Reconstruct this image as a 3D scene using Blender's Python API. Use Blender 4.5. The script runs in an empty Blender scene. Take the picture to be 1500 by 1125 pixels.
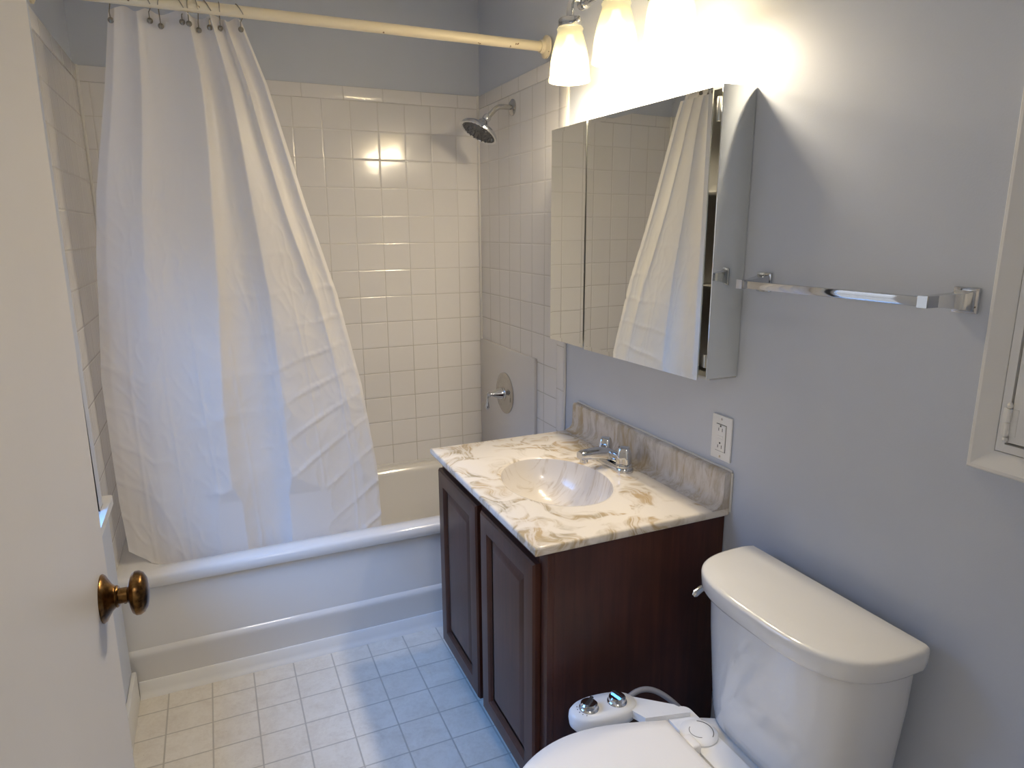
import bpy, bmesh, math, random
from mathutils import Vector, Matrix, noise
random.seed(7)
R = math.radians
S = bpy.context.scene
COL = S.collection

# ------------------------------------------------------------------ camera
cam_d = bpy.data.cameras.new('camera')
cam = bpy.data.objects.new('camera', cam_d)
COL.objects.link(cam)
cam_d.sensor_width = 36.0
cam_d.lens = 36.0 * 986.5 / 1500.0
cam_d.clip_start = 0.02
CX, CY, CZ = -1.1156, -2.8447, 1.4328
yaw, pitch, roll = R(23.90), R(-12.823), R(-0.2885)
Fv = Vector((math.sin(yaw) * math.cos(pitch), math.cos(yaw) * math.cos(pitch), math.sin(pitch)))
Rv = Vector((math.cos(yaw), -math.sin(yaw), 0))
Uv = Rv.cross(Fv)
R2 = Rv * math.cos(roll) + Uv * math.sin(roll)
U2 = -Rv * math.sin(roll) + Uv * math.cos(roll)
M = Matrix((R2, U2, -Fv)).transposed().to_4x4()
M.translation = Vector((CX, CY, CZ))
cam.matrix_world = M
S.camera = cam

# ------------------------------------------------------------------ sky, lamps, exposure
S.view_settings.view_transform = 'Standard'
S.view_settings.look = 'None'
S.view_settings.exposure = 0.90
S.view_settings.gamma = 1.0
S.view_settings.use_curve_mapping = False
SKY = 10.0
W = bpy.data.worlds.new('sky'); S.world = W
W.use_nodes = True
bg = W.node_tree.nodes['Background']
bg.inputs[1].default_value = 1.0
_t = W.node_tree; _g = _t.nodes.new('ShaderNodeTexCoord'); _s = _t.nodes.new('ShaderNodeSeparateXYZ'); _r = _t.nodes.new('ShaderNodeValToRGB')
_t.links.new(_g.outputs['Generated'], _s.inputs[0])
_m = _t.nodes.new('ShaderNodeMath'); _m.operation = 'MULTIPLY_ADD'; _m.inputs[1].default_value = .5; _m.inputs[2].default_value = .5
_t.links.new(_s.outputs[2], _m.inputs[0]); _t.links.new(_m.outputs[0], _r.inputs[0])
_e = _r.color_ramp.elements       # shaded ground below the horizon, clear blue sky above
_e[0].position = .50; _e[0].color = (.04, .042, .045, 1); _e[1].position = .80; _e[1].color = (.10, .38, 1.0, 1)
_q = _e.new(.66); _q.color = (.06, .065, .075, 1)
_sc = _t.nodes.new('ShaderNodeVectorMath'); _sc.operation = 'SCALE'; _sc.inputs['Scale'].default_value = SKY
_t.links.new(_r.outputs[0], _sc.inputs[0]); _t.links.new(_sc.outputs[0], bg.inputs[0])
S.cycles.max_bounces = 10
S.cycles.diffuse_bounces = 6
S.cycles.glossy_bounces = 5
S.cycles.transparent_max_bounces = 8
S.cycles.sample_clamp_indirect = 4.0

BULB_W = 8.5
HALL_FILL_W = 6.0

def lamp(name, kind, loc, power, color, **kw):
    d = bpy.data.lights.new(name, kind); d.energy = power; d.color = color
    for k, v in kw.items(): setattr(d, k, v)
    o = bpy.data.objects.new(name, d); o.location = loc; COL.objects.link(o)
    return o
# unseen fill light added behind the camera, shining in through the doorway
hl = lamp('hall_fill_light', 'AREA', (-0.95, -3.35, 2.34), HALL_FILL_W, (1.0, 0.93, 0.84), size=0.35)
# portal in the window opening (guides sky light sampling only)
pt = lamp('window_portal', 'AREA', (-1.60, -1.18, 1.215), 1.0, (1, 1, 1), shape='RECTANGLE', size=1.05, size_y=0.74)
pt.rotation_euler = (0, R(-90), 0)
pt.data.cycles.is_portal = True

# ------------------------------------------------------------------ materials
class NT:
    def __init__(s, name):
        s.m = bpy.data.materials.new(name); s.m.use_nodes = True
        s.t = s.m.node_tree; s.b = s.t.nodes['Principled BSDF']; s.out = s.t.nodes['Material Output']
    def n(s, typ, **kw):
        nd = s.t.nodes.new(typ)
        for k, v in kw.items(): setattr(nd, k, v)
        return nd
    def l(s, a, b): s.t.links.new(a, b)
    def set(s, k, v): s.b.inputs[k].default_value = v
    def math(s, op, a, b=None, c=None, clamp=False):
        nd = s.n('ShaderNodeMath', operation=op); nd.use_clamp = clamp
        for i, x in enumerate((a, b, c)):
            if x is None: continue
            if isinstance(x, (int, float)): nd.inputs[i].default_value = x
            else: s.l(x, nd.inputs[i])
        return nd.outputs[0]
    def mix(s, fac, a, b):
        nd = s.n('ShaderNodeMix', data_type='RGBA')
        for sock, x in ((nd.inputs[0], fac), (nd.inputs[6], a), (nd.inputs[7], b)):
            if isinstance(x, (int, float)): sock.default_value = x
            elif isinstance(x, tuple): sock.default_value = (*x, 1) if len(x) == 3 else x
            else: s.l(x, sock)
        return nd.outputs[2]
    def noise(s, vec, scale, detail=3, rough=.5, dist=0.0):
        nd = s.n('ShaderNodeTexNoise'); nd.inputs['Scale'].default_value = scale
        nd.inputs['Detail'].default_value = detail; nd.inputs['Roughness'].default_value = rough
        nd.inputs['Distortion'].default_value = dist
        if vec is not None: s.l(vec, nd.inputs['Vector'])
        return nd
    def obj(s): return s.n('ShaderNodeTexCoord').outputs['Object']
    def ramp(s, fac, stops):
        nd = s.n('ShaderNodeValToRGB'); e = nd.color_ramp.elements
        while len(e) < len(stops): e.new(.5)
        for el, (p, c) in zip(e, stops): el.position = p; el.color = (*c, 1)
        s.l(fac, nd.inputs[0]); return nd.outputs[0]
    def mapping(s, vec, scale=(1, 1, 1), rot=(0, 0, 0), loc=(0, 0, 0)):
        nd = s.n('ShaderNodeMapping'); s.l(vec, nd.inputs[0])
        nd.inputs['Scale'].default_value = scale; nd.inputs['Rotation'].default_value = rot; nd.inputs['Location'].default_value = loc
        return nd.outputs[0]
    def bump(s, h, strength=.3, dist=.001):
        nd = s.n('ShaderNodeBump'); nd.inputs['Strength'].default_value = strength; nd.inputs['Distance'].default_value = dist
        s.l(h, nd.inputs['Height']); s.l(nd.outputs[0], s.b.inputs['Normal']); return nd

def simple(name, col, rough=.5, metal=0.0, coat=0.0, bump=None, var=0.0, spec=.5):
    g = NT(name); g.set('Base Color', (*col, 1)); g.set('Roughness', rough); g.set('Metallic', metal)
    g.set('Coat Weight', coat); g.set('Specular IOR Level', spec)
    o = g.obj()
    if var:
        nz = g.noise(o, 9, 4)
        f = g.math('MULTIPLY', nz.outputs[0], 1.0)
        g.l(g.mix(f, tuple(c * (1 - var) for c in col), tuple(min(1, c * (1 + var)) for c in col)), g.b.inputs['Base Color'])
    if bump:
        nb = g.noise(o, bump[0], 3); g.bump(nb.outputs[0], bump[1], bump[2])
    return g.m

PAINT = simple('grey wall paint', (.54, .575, .65), .42, bump=(260, .25, .0006), var=.03, spec=.4)
CEIL = simple('ceiling paint', (.84, .84, .83), .8, bump=(120, .2, .001))
WHITE_PAINT = simple('white gloss paint', (.74, .73, .71), .32, bump=(45, .12, .001), var=.02)
DOOR_PAINT = simple('white door paint', (.63, .61, .60), .40, bump=(70, .15, .0008), var=.02)
PORC = simple('white porcelain', (.74, .73, .71), .12, coat=.6)
TUB = simple('white tub enamel', (.69, .675, .655), .16, coat=.5)
SEATP = simple('white seat plastic', (.84, .82, .80), .28)
PLAST = simple('white plastic', (.82, .82, .82), .3)
PANEL = simple('off white panel', (.66, .635, .61), .35)
CHROME = simple('chrome', (.62, .63, .65), .06, 1.0)
DCHROME = simple('dull chrome', (.50, .49, .48), .16, 1.0)
SATIN = simple('brushed nickel', (.55, .54, .52), .24, 1.0)
MIRROR = simple('mirror glass', (.86, .87, .84), .012, 1.0)
DARK = simple('dark gap', (.02, .018, .016), .6)
SLOT = simple('dark slot', (.03, .03, .03), .5)
STEEL = simple('cabinet steel', (.60, .60, .58), .35, .8)
RUBBER = simple('grey rubber', (.10, .10, .10), .5)
HOSE = simple('grey braided hose', (.33, .33, .36), .4, .2, bump=(900, .4, .0006))
WIRE = simple('old metal wire', (.30, .27, .22), .3, 1.0)
CAULK = simple('caulk', (.70, .68, .64), .5, bump=(80, .3, .002), var=.08)
CLEAR = simple('chrome insert', (.35, .36, .38), .1, .9)

def mat_rod():
    g = NT('yellowed cream paint'); o = g.obj(); g.set('Roughness', .32)
    a = g.noise(o, 34, 3); f = g.math('GREATER_THAN', a.outputs[0], .735)
    g.l(g.mix(f, (.80, .70, .50), (.22, .13, .06)), g.b.inputs['Base Color'])
    return g.m
ROD = mat_rod()

def mat_bronze():
    g = NT('aged bronze'); o = g.obj(); g.set('Metallic', 1.0)
    a = g.noise(o, 70, 4)
    g.l(g.ramp(a.outputs[0], [(.3, (.035, .018, .008)), (.55, (.20, .105, .035)), (.75, (.46, .27, .10))]), g.b.inputs['Base Color'])
    g.set('Roughness', .28); b = g.noise(o, 130, 2); g.bump(b.outputs[0], .3, .001)
    return g.m
BRONZE = mat_bronze()

def mat_wood(name, base, dark, axis='Z'):
    g = NT(name); o = g.obj()
    sc = (38, 38, 2.2) if axis == 'Z' else (38, 2.2, 38)
    v = g.mapping(o, sc)
    a = g.noise(v, 1.6, 5, .6, .5); b = g.noise(o, 6, 3)
    f = g.math('MULTIPLY', a.outputs[0], b.outputs[0])
    g.l(g.ramp(f, [(.12, dark), (.38, base)]), g.b.inputs['Base Color'])
    g.set('Roughness', .38); g.set('Specular IOR Level', .35); g.set('Coat Weight', .06); g.bump(a.outputs[0], .08, .0006)
    return g.m
ESPRESSO = mat_wood('espresso stained wood', (.072, .024, .014), (.040, .013, .008))

def tile_mat(name, ax, pu, pv, ou, ov, base=(.77, .75, .735), grout=(.65, .625, .59), rough=.14):
    """ax 'x' or 'y' = horizontal world axis of the wall; grid pitch and offset in metres"""
    g = NT(name); o = g.obj(); sp = g.n('ShaderNodeSeparateXYZ'); g.l(o, sp.inputs[0])
    U = sp.outputs['X' if ax == 'x' else 'Y']; V = sp.outputs['Z']
    def cell(c, p, off):
        q = g.math('DIVIDE', g.math('SUBTRACT', c, off), p)
        fl = g.math('FLOOR', q); fr = g.math('SUBTRACT', q, fl)
        d = g.math('MULTIPLY', g.math('MINIMUM', fr, g.math('SUBTRACT', 1.0, fr)), p)
        return fl, fr, d
    fu, ru, du = cell(U, pu, ou); fv, rv, dv = cell(V, pv, ov)
    d = g.math('MINIMUM', du, dv)
    mk = g.n('ShaderNodeMapRange', interpolation_type='SMOOTHSTEP'); g.l(d, mk.inputs[0])
    mk.inputs[1].default_value = .0004; mk.inputs[2].default_value = .0017
    ph = g.n('ShaderNodeMapRange', interpolation_type='SMOOTHSTEP'); g.l(d, ph.inputs[0])
    ph.inputs[1].default_value = .0002; ph.inputs[2].default_value = .0050
    cmb = g.n('ShaderNodeCombineXYZ'); g.l(fu, cmb.inputs[0]); g.l(fv, cmb.inputs[1])
    wn = g.n('ShaderNodeTexWhiteNoise', noise_dimensions='2D'); g.l(cmb.outputs[0], wn.inputs['Vector'])
    sc = g.n('ShaderNodeSeparateColor'); g.l(wn.outputs['Color'], sc.inputs[0])
    tilt = g.math('ADD', g.math('MULTIPLY', g.math('SUBTRACT', sc.outputs[0], .5), ru),
                  g.math('MULTIPLY', g.math('SUBTRACT', sc.outputs[1], .5), rv))
    und = g.noise(o, 14, 2)
    h = g.math('ADD', g.math('MULTIPLY', ph.outputs[0], 1.0), g.math('MULTIPLY', tilt, .9))
    h = g.math('ADD', h, g.math('MULTIPLY', und.outputs[0], .55))
    g.bump(h, .8, .0012)
    tint = g.mix(sc.outputs[2], tuple(c * .965 for c in base), base)
    # old grout: pale near the top, darker with soap stain lower down
    gn = g.noise(o, 5, 3)
    st = g.n('ShaderNodeMapRange'); g.l(V, st.inputs[0]); st.inputs[1].default_value = 1.45; st.inputs[2].default_value = 1.0
    sf = g.math('MULTIPLY', st.outputs[0], g.math('MULTIPLY', gn.outputs[0], 1.4), clamp=True)
    gc = g.mix(sf, grout, (.40, .37, .32))
    g.l(g.mix(mk.outputs[0], gc, tint), g.b.inputs['Base Color'])
    g.set('Roughness', rough); g.set('Specular IOR Level', .6)
    return g.m
ZR = 1.8246; TP = 0.11
TILE_B = tile_mat('glazed tile back', 'x', TP, TP, 0.0, ZR)
TILE_BC = tile_mat('glazed cap tile back', 'x', .158, .30, -.10, 1.7)
TILE_S = tile_mat('glazed tile side', 'y', .1045, TP, -.739 - .1045 * 0, ZR)
TILE_SC = tile_mat('glazed cap tile side', 'y', .158, .30, -.10, 1.7)
TILE_SV = tile_mat('glazed edge tile side', 'y', .20, .158, -.739, ZR)

def mat_floor():
    g = NT('vinyl floor squares'); o = g.obj(); sp = g.n('ShaderNodeSeparateXYZ'); g.l(o, sp.inputs[0])
    def cell(c, p, off):
        q = g.math('DIVIDE', g.math('SUBTRACT', c, off), p); fl = g.math('FLOOR', q); fr = g.math('SUBTRACT', q, fl)
        return fl, g.math('MULTIPLY', g.math('MINIMUM', fr, g.math('SUBTRACT', 1.0, fr)), p)
    fx, dx = cell(sp.outputs[0], .1265, -.980); fy, dy = cell(sp.outputs[1], .1195, -.884)
    wob = g.noise(o, 60, 2); d = g.math('ADD', g.math('MINIMUM', dx, dy), g.math('MULTIPLY', g.math('SUBTRACT', wob.outputs[0], .5), .001))
    mk = g.n('ShaderNodeMapRange', interpolation_type='SMOOTHSTEP'); g.l(d, mk.inputs[0]); mk.inputs[1].default_value = .0010; mk.inputs[2].default_value = .0032
    cmb = g.n('ShaderNodeCombineXYZ'); g.l(fx, cmb.inputs[0]); g.l(fy, cmb.inputs[1])
    wn = g.n('ShaderNodeTexWhiteNoise', noise_dimensions='2D'); g.l(cmb.outputs[0], wn.inputs['Vector'])
    a = g.noise(o, 16, 5, .65, .6); b = g.noise(o, 90, 4, .7)
    f = g.math('MULTIPLY', g.math('ADD', a.outputs[0], g.math('MULTIPLY', b.outputs[0], .6)), .62)
    base = g.ramp(f, [(.30, (.60, .545, .47)), (.55, (.73, .69, .62)), (.75, (.78, .745, .69))])
    base = g.mix(g.math('MULTIPLY', wn.outputs['Value'], .22), base, (.62, .58, .52))
    sp2 = g.noise(o, 210, 2); spk = g.math('GREATER_THAN', sp2.outputs[0], .735)
    base = g.mix(g.math('MULTIPLY', spk, .55), base, (.30, .26, .20))
    g.l(g.mix(mk.outputs[0], (.45, .42, .37), base), g.b.inputs['Base Color'])
    g.set('Roughness', .38); g.bump(g.math('ADD', mk.outputs[0], g.math('MULTIPLY', b.outputs[0], .3)), .35, .0008)
    return g.m
FLOOR = mat_floor()

def mat_marble(name, streak):
    g = NT(name); o = g.obj()
    cream = (.76, .70, .62)
    if not streak:
        warp = g.noise(o, 4.5, 2); add = g.n('ShaderNodeVectorMath', operation='MULTIPLY_ADD')
        g.l(warp.outputs['Color'], add.inputs[0]); add.inputs[1].default_value = (.34, .34, .34); g.l(o, add.inputs[2])
        v = g.mapping(add.outputs[0], (1.0, 1.35, 1), (0, 0, R(35)))
        a = g.noise(v, 6.5, 3, .55, 1.0)          # patches
        b = g.noise(g.mapping(add.outputs[0], (30, 5, 10), (0, 0, R(25))), 1.6, 4, .65, 1.0)   # brush strokes
        patch = g.n('ShaderNodeMapRange', interpolation_type='SMOOTHSTEP'); g.l(a.outputs[0], patch.inputs[0]); patch.inputs[1].default_value = .43; patch.inputs[2].default_value = .57
        st = g.n('ShaderNodeMapRange', interpolation_type='SMOOTHSTEP'); g.l(b.outputs[0], st.inputs[0]); st.inputs[1].default_value = .40; st.inputs[2].default_value = .60
        f = g.math('MULTIPLY', patch.outputs[0], g.math('ADD', g.math('MULTIPLY', st.outputs[0], .75), .25))
        c = g.noise(o, 11, 3)
        tone = g.ramp(c.outputs[0], [(.35, (.36, .31, .22)), (.6, (.50, .37, .21))])
        col = g.mix(g.math('MULTIPLY', f, 1.0), cream, tone)
    else:
        v = g.mapping(o, (1, 1, .30)); a = g.noise(v, 30, 5, .7, .5); b = g.noise(o, 9, 3, .5, .6)
        f1 = g.n('ShaderNodeMapRange', interpolation_type='SMOOTHSTEP'); g.l(a.outputs[0], f1.inputs[0]); f1.inputs[1].default_value = .40; f1.inputs[2].default_value = .60
        f2 = g.n('ShaderNodeMapRange'); g.l(b.outputs[0], f2.inputs[0]); f2.inputs[1].default_value = .35; f2.inputs[2].default_value = .65
        tone = g.mix(f2.outputs[0], (.36, .33, .29), (.42, .31, .17))
        ff_ = g.math('MULTIPLY', g.math('ADD', g.math('MULTIPLY', f1.outputs[0], .6), g.math('MULTIPLY', f2.outputs[0], .4)), .9)
        col = g.mix(ff_, (.66, .62, .58), tone)
    g.l(col, g.b.inputs['Base Color']); g.set('Roughness', .2); g.set('Coat Weight', .2)
    return g.m
MARBLE = mat_marble('cultured marble swirl', False)
SPLASH = mat_marble('cultured marble streaks', True)

def mat_bowl():
    g = NT('cultured marble bowl'); o = g.obj()
    v = g.mapping(o, (1, 1, 1)); sp = g.n('ShaderNodeSeparateXYZ'); g.l(o, sp.inputs[0])
    a = g.noise(g.mapping(o, (16, 60, 5), (0, 0, R(15))), 1.0, 4, .6, 1.0)
    f = g.n('ShaderNodeMapRange', interpolation_type='SMOOTHSTEP'); g.l(a.outputs[0], f.inputs[0]); f.inputs[1].default_value = .50; f.inputs[2].default_value = .66
    g.l(g.mix(g.math('MULTIPLY', f.outputs[0], .6), (.70, .655, .61), (.50, .42, .33)), g.b.inputs['Base Color'])
    g.set('Roughness', .18); g.set('Coat Weight', .2); return g.m
BOWL = mat_bowl()

def mat_curtain():
    g = NT('white curtain cloth'); o = g.obj(); g.t.nodes.remove(g.b)
    df = g.n('ShaderNodeBsdfDiffuse'); tr = g.n('ShaderNodeBsdfTranslucent'); gl = g.n('ShaderNodeBsdfGlossy')
    df.inputs[0].default_value = (.88, .845, .81, 1); tr.inputs[0].default_value = (.80, .78, .77, 1)
    gl.inputs[0].default_value = (.8, .8, .8, 1); gl.inputs['Roughness'].default_value = .45
    nz = g.noise(o, 380, 2); nz2 = g.noise(o, 22, 3)
    bp = g.n('ShaderNodeBump'); bp.inputs['Strength'].default_value = .16; bp.inputs['Distance'].default_value = .002
    g.l(g.math('ADD', g.math('MULTIPLY', nz.outputs[0], .15), nz2.outputs[0]), bp.inputs['Height'])
    for nd in (df, tr, gl): g.l(bp.outputs[0], nd.inputs['Normal'])
    m1 = g.n('ShaderNodeMixShader'); m1.inputs[0].default_value = .38; g.l(df.outputs[0], m1.inputs[1]); g.l(tr.outputs[0], m1.inputs[2])
    m2 = g.n('ShaderNodeMixShader'); m2.inputs[0].default_value = .05; g.l(m1.outputs[0], m2.inputs[1]); g.l(gl.outputs[0], m2.inputs[2])
    g.l(m2.outputs[0], g.out.inputs[0]); return g.m
CURTAIN = mat_curtain()

def mat_shade():
    g = NT('frosted glass shade lit from inside'); g.t.nodes.remove(g.b)
    tr = g.n('ShaderNodeBsdfTranslucent'); df = g.n('ShaderNodeBsdfDiffuse'); em = g.n('ShaderNodeEmission')
    tr.inputs[0].default_value = (.26, .23, .15, 1); df.inputs[0].default_value = (.50, .48, .38, 1)
    em.inputs[0].default_value = (1, .90, .58, 1); em.inputs[1].default_value = .22
    m1 = g.n('ShaderNodeMixShader'); m1.inputs[0].default_value = .6; g.l(df.outputs[0], m1.inputs[1]); g.l(tr.outputs[0], m1.inputs[2])
    ad = g.n('ShaderNodeAddShader'); g.l(m1.outputs[0], ad.inputs[0]); g.l(em.outputs[0], ad.inputs[1]); tp = g.n('ShaderNodeBsdfTransparent'); tp.inputs[0].default_value = (1, .97, .90, 1); m3 = g.n('ShaderNodeMixShader'); m3.inputs[0].default_value = .34
    g.l(ad.outputs[0], m3.inputs[1]); g.l(tp.outputs[0], m3.inputs[2]); g.l(m3.outputs[0], g.out.inputs[0])
    return g.m
SHADE = mat_shade()
def mat_emit(name, col, st):
    g = NT(name); g.t.nodes.remove(g.b); em = g.n('ShaderNodeEmission'); em.inputs[0].default_value = (*col, 1); em.inputs[1].default_value = st
    g.l(em.outputs[0], g.out.inputs[0]); return g.m
BULB = mat_emit('lit bulb', (1, .86, .58), 4.5)
def mat_glass():
    g = NT('window glass'); g.t.nodes.remove(g.b)
    tr = g.n('ShaderNodeBsdfTransparent'); gl = g.n('ShaderNodeBsdfGlossy'); gl.inputs['Roughness'].default_value = .02
    m = g.n('ShaderNodeMixShader'); m.inputs[0].default_value = .06; g.l(tr.outputs[0], m.inputs[1]); g.l(gl.outputs[0], m.inputs[2]); g.l(m.outputs[0], g.out.inputs[0]); return g.m
GLASS = mat_glass()

# ------------------------------------------------------------------ mesh helpers
class MB:
    """collects world-space geometry for ONE mesh object"""
    def __init__(s): s.v = []; s.f = []
    def add(s, vs, fs):
        b = len(s.v); s.v += [tuple(x) for x in vs]; s.f += [tuple(i + b for i in f) for f in fs]; return s
    def box(s, x0, x1, y0, y1, z0, z1, bev=0.0, seg=2):
        bm = bmesh.new(); bmesh.ops.create_cube(bm, size=1)
        for v in bm.verts:
            v.co = Vector(((x0 + x1) / 2 + v.co.x * (x1 - x0), (y0 + y1) / 2 + v.co.y * (y1 - y0), (z0 + z1) / 2 + v.co.z * (z1 - z0)))
        if bev: bmesh.ops.bevel(bm, geom=bm.edges[:], offset=bev, segments=seg, profile=.5, affect='EDGES')
        bm.verts.index_update(); s.add([v.co for v in bm.verts], [[v.index for v in f.verts] for f in bm.faces]); bm.free(); return s
    def loft(s, rings, cap0=True, cap1=True, closed=True):
        n = len(rings[0]); vs = [p for r in rings for p in r]; fs = []
        for i in range(len(rings) - 1):
            for j in range(n if closed else n - 1):
                k = (j + 1) % n; fs.append((i * n + j, i * n + k, (i + 1) * n + k, (i + 1) * n + j))
        if cap0: fs.append(tuple(reversed(range(n))))
        if cap1: fs.append(tuple(range((len(rings) - 1) * n, len(rings) * n)))
        return s.add(vs, fs)
    def lathe(s, c, axis, prof, n=32, sx=1.0, cap0=True, cap1=True, up=None):
        """prof: (distance along axis, radius) ; sx scales one cross direction"""
        a = Vector(axis).normalized(); t = Vector(up) if up else (Vector((0, 0, 1)) if abs(a.z) < .9 else Vector((1, 0, 0)))
        u = (t - a * t.dot(a)).normalized(); w = a.cross(u); c = Vector(c)
        rings = [[c + a * d + (u * math.cos(2 * math.pi * k / n) + w * (sx * math.sin(2 * math.pi * k / n))) * max(r, 1e-5) for k in range(n)] for d, r in prof]
        return s.loft(rings, cap0, cap1)
    def tube(s, pts, r, n=12, caps=True):
        P = [Vector(p) for p in pts]; rings = []; u = None
        rr = r if isinstance(r, (list, tuple)) else [r] * len(P)
        for i, p in enumerate(P):
            t = (P[min(i + 1, len(P) - 1)] - P[max(i - 1, 0)]).normalized()
            if u is None: u = t.cross(Vector((0, 0, 1)) if abs(t.z) < .9 else Vector((1, 0, 0))).normalized()
            else: u = (u - t * u.dot(t)).normalized()
            w = t.cross(u)
            rings.append([p + (u * math.cos(2 * math.pi * k / n) + w * math.sin(2 * math.pi * k / n)) * rr[i] for k in range(n)])
        return s.loft(rings, caps, caps)
    def extrude(s, poly, axis, a, b):
        """poly of 2D points in the plane across axis, extruded from a to b"""
        def P(p, t): return {'x': (t, p[0], p[1]), 'y': (p[0], t, p[1]), 'z': (p[0], p[1], t)}[axis]
        return s.loft([[P(p, a) for p in poly], [P(p, b) for p in poly]])
    def build(s, name, mat, parent=None, smooth=True, angle=35, org=None, mats=None):
        if org is None:
            org = Vector(parent['_o']) if parent is not None and '_o' in parent else Vector((0, 0, 0))
        me = bpy.data.meshes.new(name); me.from_pydata([tuple(Vector(v) - org) for v in s.v], [], s.f); me.validate(); 
        bm = bmesh.new(); bm.from_mesh(me); bmesh.ops.recalc_face_normals(bm, faces=bm.faces); bm.to_mesh(me); bm.free()
        me.materials.append(mat)
        for m in (mats or []): me.materials.append(m)
        if smooth:
            me.polygons.foreach_set('use_smooth', [True] * len(me.polygons)); me.set_sharp_from_angle(angle=R(angle))
        o = bpy.data.objects.new(name, me); COL.objects.link(o)
        if parent is not None:
            o.parent = parent; o['_o'] = tuple(org)
        else:
            o.location = org; o['_o'] = tuple(org)
        return o
def thing(name, label, cat, loc, rz=0.0, group=None, local=False):
    o = bpy.data.objects.new(name, None); o.empty_display_size = .05; COL.objects.link(o); o.location = loc; o.rotation_euler = (0, 0, rz)
    o['label'] = label; o['category'] = cat
    if group: o['group'] = group
    o['_o'] = (0, 0, 0) if local else tuple(loc)
    return o
def tag(o, label, cat, group=None):
    o['label'] = label; o['category'] = cat
    if group: o['group'] = group
    return o
def struct(o): o['kind'] = 'structure'; return o
def rrect(cx, cy, hx, hy, r, n=6):
    pts = []
    for (sx, sy, a0) in ((1, 1, 0), (-1, 1, 90), (-1, -1, 180), (1, -1, 270)):
        for k in range(n + 1):
            a = R(a0 + 90 * k / n); pts.append((cx + sx * (hx - r) + r * math.cos(a), cy + sy * (hy - r) + r * math.sin(a)))
    return pts
def sm(t): t = max(0, min(1, t)); return t * t * (3 - 2 * t)
def interp(x, xs, ys):
    if x <= xs[0]: return ys[0]
    for i in range(len(xs) - 1):
        if x <= xs[i + 1]:
            t = (x - xs[i]) / (xs[i + 1] - xs[i]); return ys[i] + (ys[i + 1] - ys[i]) * t
    return ys[-1]

# ------------------------------------------------------------------ room shell
XL, XLR, YF, H = -1.472, -1.454, -2.62, 2.42      # alcove left wall, room left wall, front wall, ceiling
YA = -0.677
struct(MB().box(-2.0, .12, -4.1, .12, -.06, 0).build('floor', FLOOR, smooth=False))
struct(MB().box(-2.0, .12, -4.1, .12, H, H + .06).build('ceiling', CEIL, smooth=False))
wb = struct(MB().box(-1.75, .12, .0, .12, 0, H).build('wall_back', PAINT, smooth=False))
wr = struct(MB().box(0, .12, -2.74, 0, 0, H).build('wall_right', PAINT, smooth=False))
WY0, WY1, WZ0, WZ1 = -1.56, -.800, .684, 1.76
wl = MB()
wl.box(-1.60, XL, -.680, 0, 0, H)                 # alcove end wall
wl.box(-1.60, XLR, WY0, WY1, 0, WZ0 - .012); wl.box(-1.60, XLR, WY0, WY1, WZ1, H); wl.box(-1.60, XLR, WY1, -.680, 0, WZ0 - .012); wl.box(-1.60, XLR, WY1, -.740, WZ0, H); wl.box(-1.60, XL, -.740, -.680, WZ0 - .012, H)
wl.box(-1.60, XLR, -2.74, WY0, 0, H)
wl = struct(wl.build('wall_left', PAINT, smooth=False))
wf = MB(); wf.box(-1.60, -1.345, YF - .11, YF, 0, H); wf.box(-.55, .0, YF - .11, YF, 0, H); wf.box(-1.345, -.55, YF - .11, YF, 2.06, H)
struct(wf.build('wall_front', PAINT, smooth=False))
hall = MB(); hall.box(-2.0, .12, -4.1, -4.0, 0, H); hall.box(-2.1, -2.0, -4.1, YF - .11, 0, H); hall.box(.0, .12, -4.1, YF - .11, 0, H); hall.box(-2.0, -1.60, YF - .11, YF - .05, 0, H)
struct(hall.build('wall_hall', CEIL, smooth=False))

# window beside the door, its sill shows in the gap
win = MB()
win.box(-1.60, -1.565, WY0, WY1, WZ0, WZ0 + .05); win.box(-1.60, -1.565, WY0, WY1, WZ1 - .05, WZ1)
win.box(-1.60, -1.565, WY0, WY0 + .05, WZ0, WZ1); win.box(-1.60, -1.565, WY1 - .05, WY1, WZ0, WZ1)
win.box(-1.595, -1.565, WY0, WY1, 1.20, 1.24)
win = struct(win.build('window_1', WHITE_PAINT, smooth=False))
MB().box(-1.585, -1.581, WY0 + .05, WY1 - .05, WZ0 + .05, WZ1 - .05).build('pane', GLASS, win, smooth=False)
sl_ = MB(); sl_.box(-1.60, XLR + .002, WY0, WY1, WZ0 - .011, WZ0)
sl_.loft([[(x, y, z) for x, y in [(XLR + .001, WY0 - .05), (XLR + .018, WY0 - .05)] + [(XLR + .006 + .012 * math.cos(R(a)), -.686 + .012 * math.sin(R(a))) for a in (0, 22, 45, 68, 90)] + [(XL + .007, -.674), (XL + .007, -.738), (XLR + .001, -.741)]] for z in (WZ0 - .024, WZ0)])
sl_.build('window_sill', WHITE_PAINT, win, angle=30)
MB().box(-1.565, XLR, WY1, WY1 + .004, WZ0, WZ1).build('jamb', WHITE_PAINT, win, smooth=False)

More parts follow.
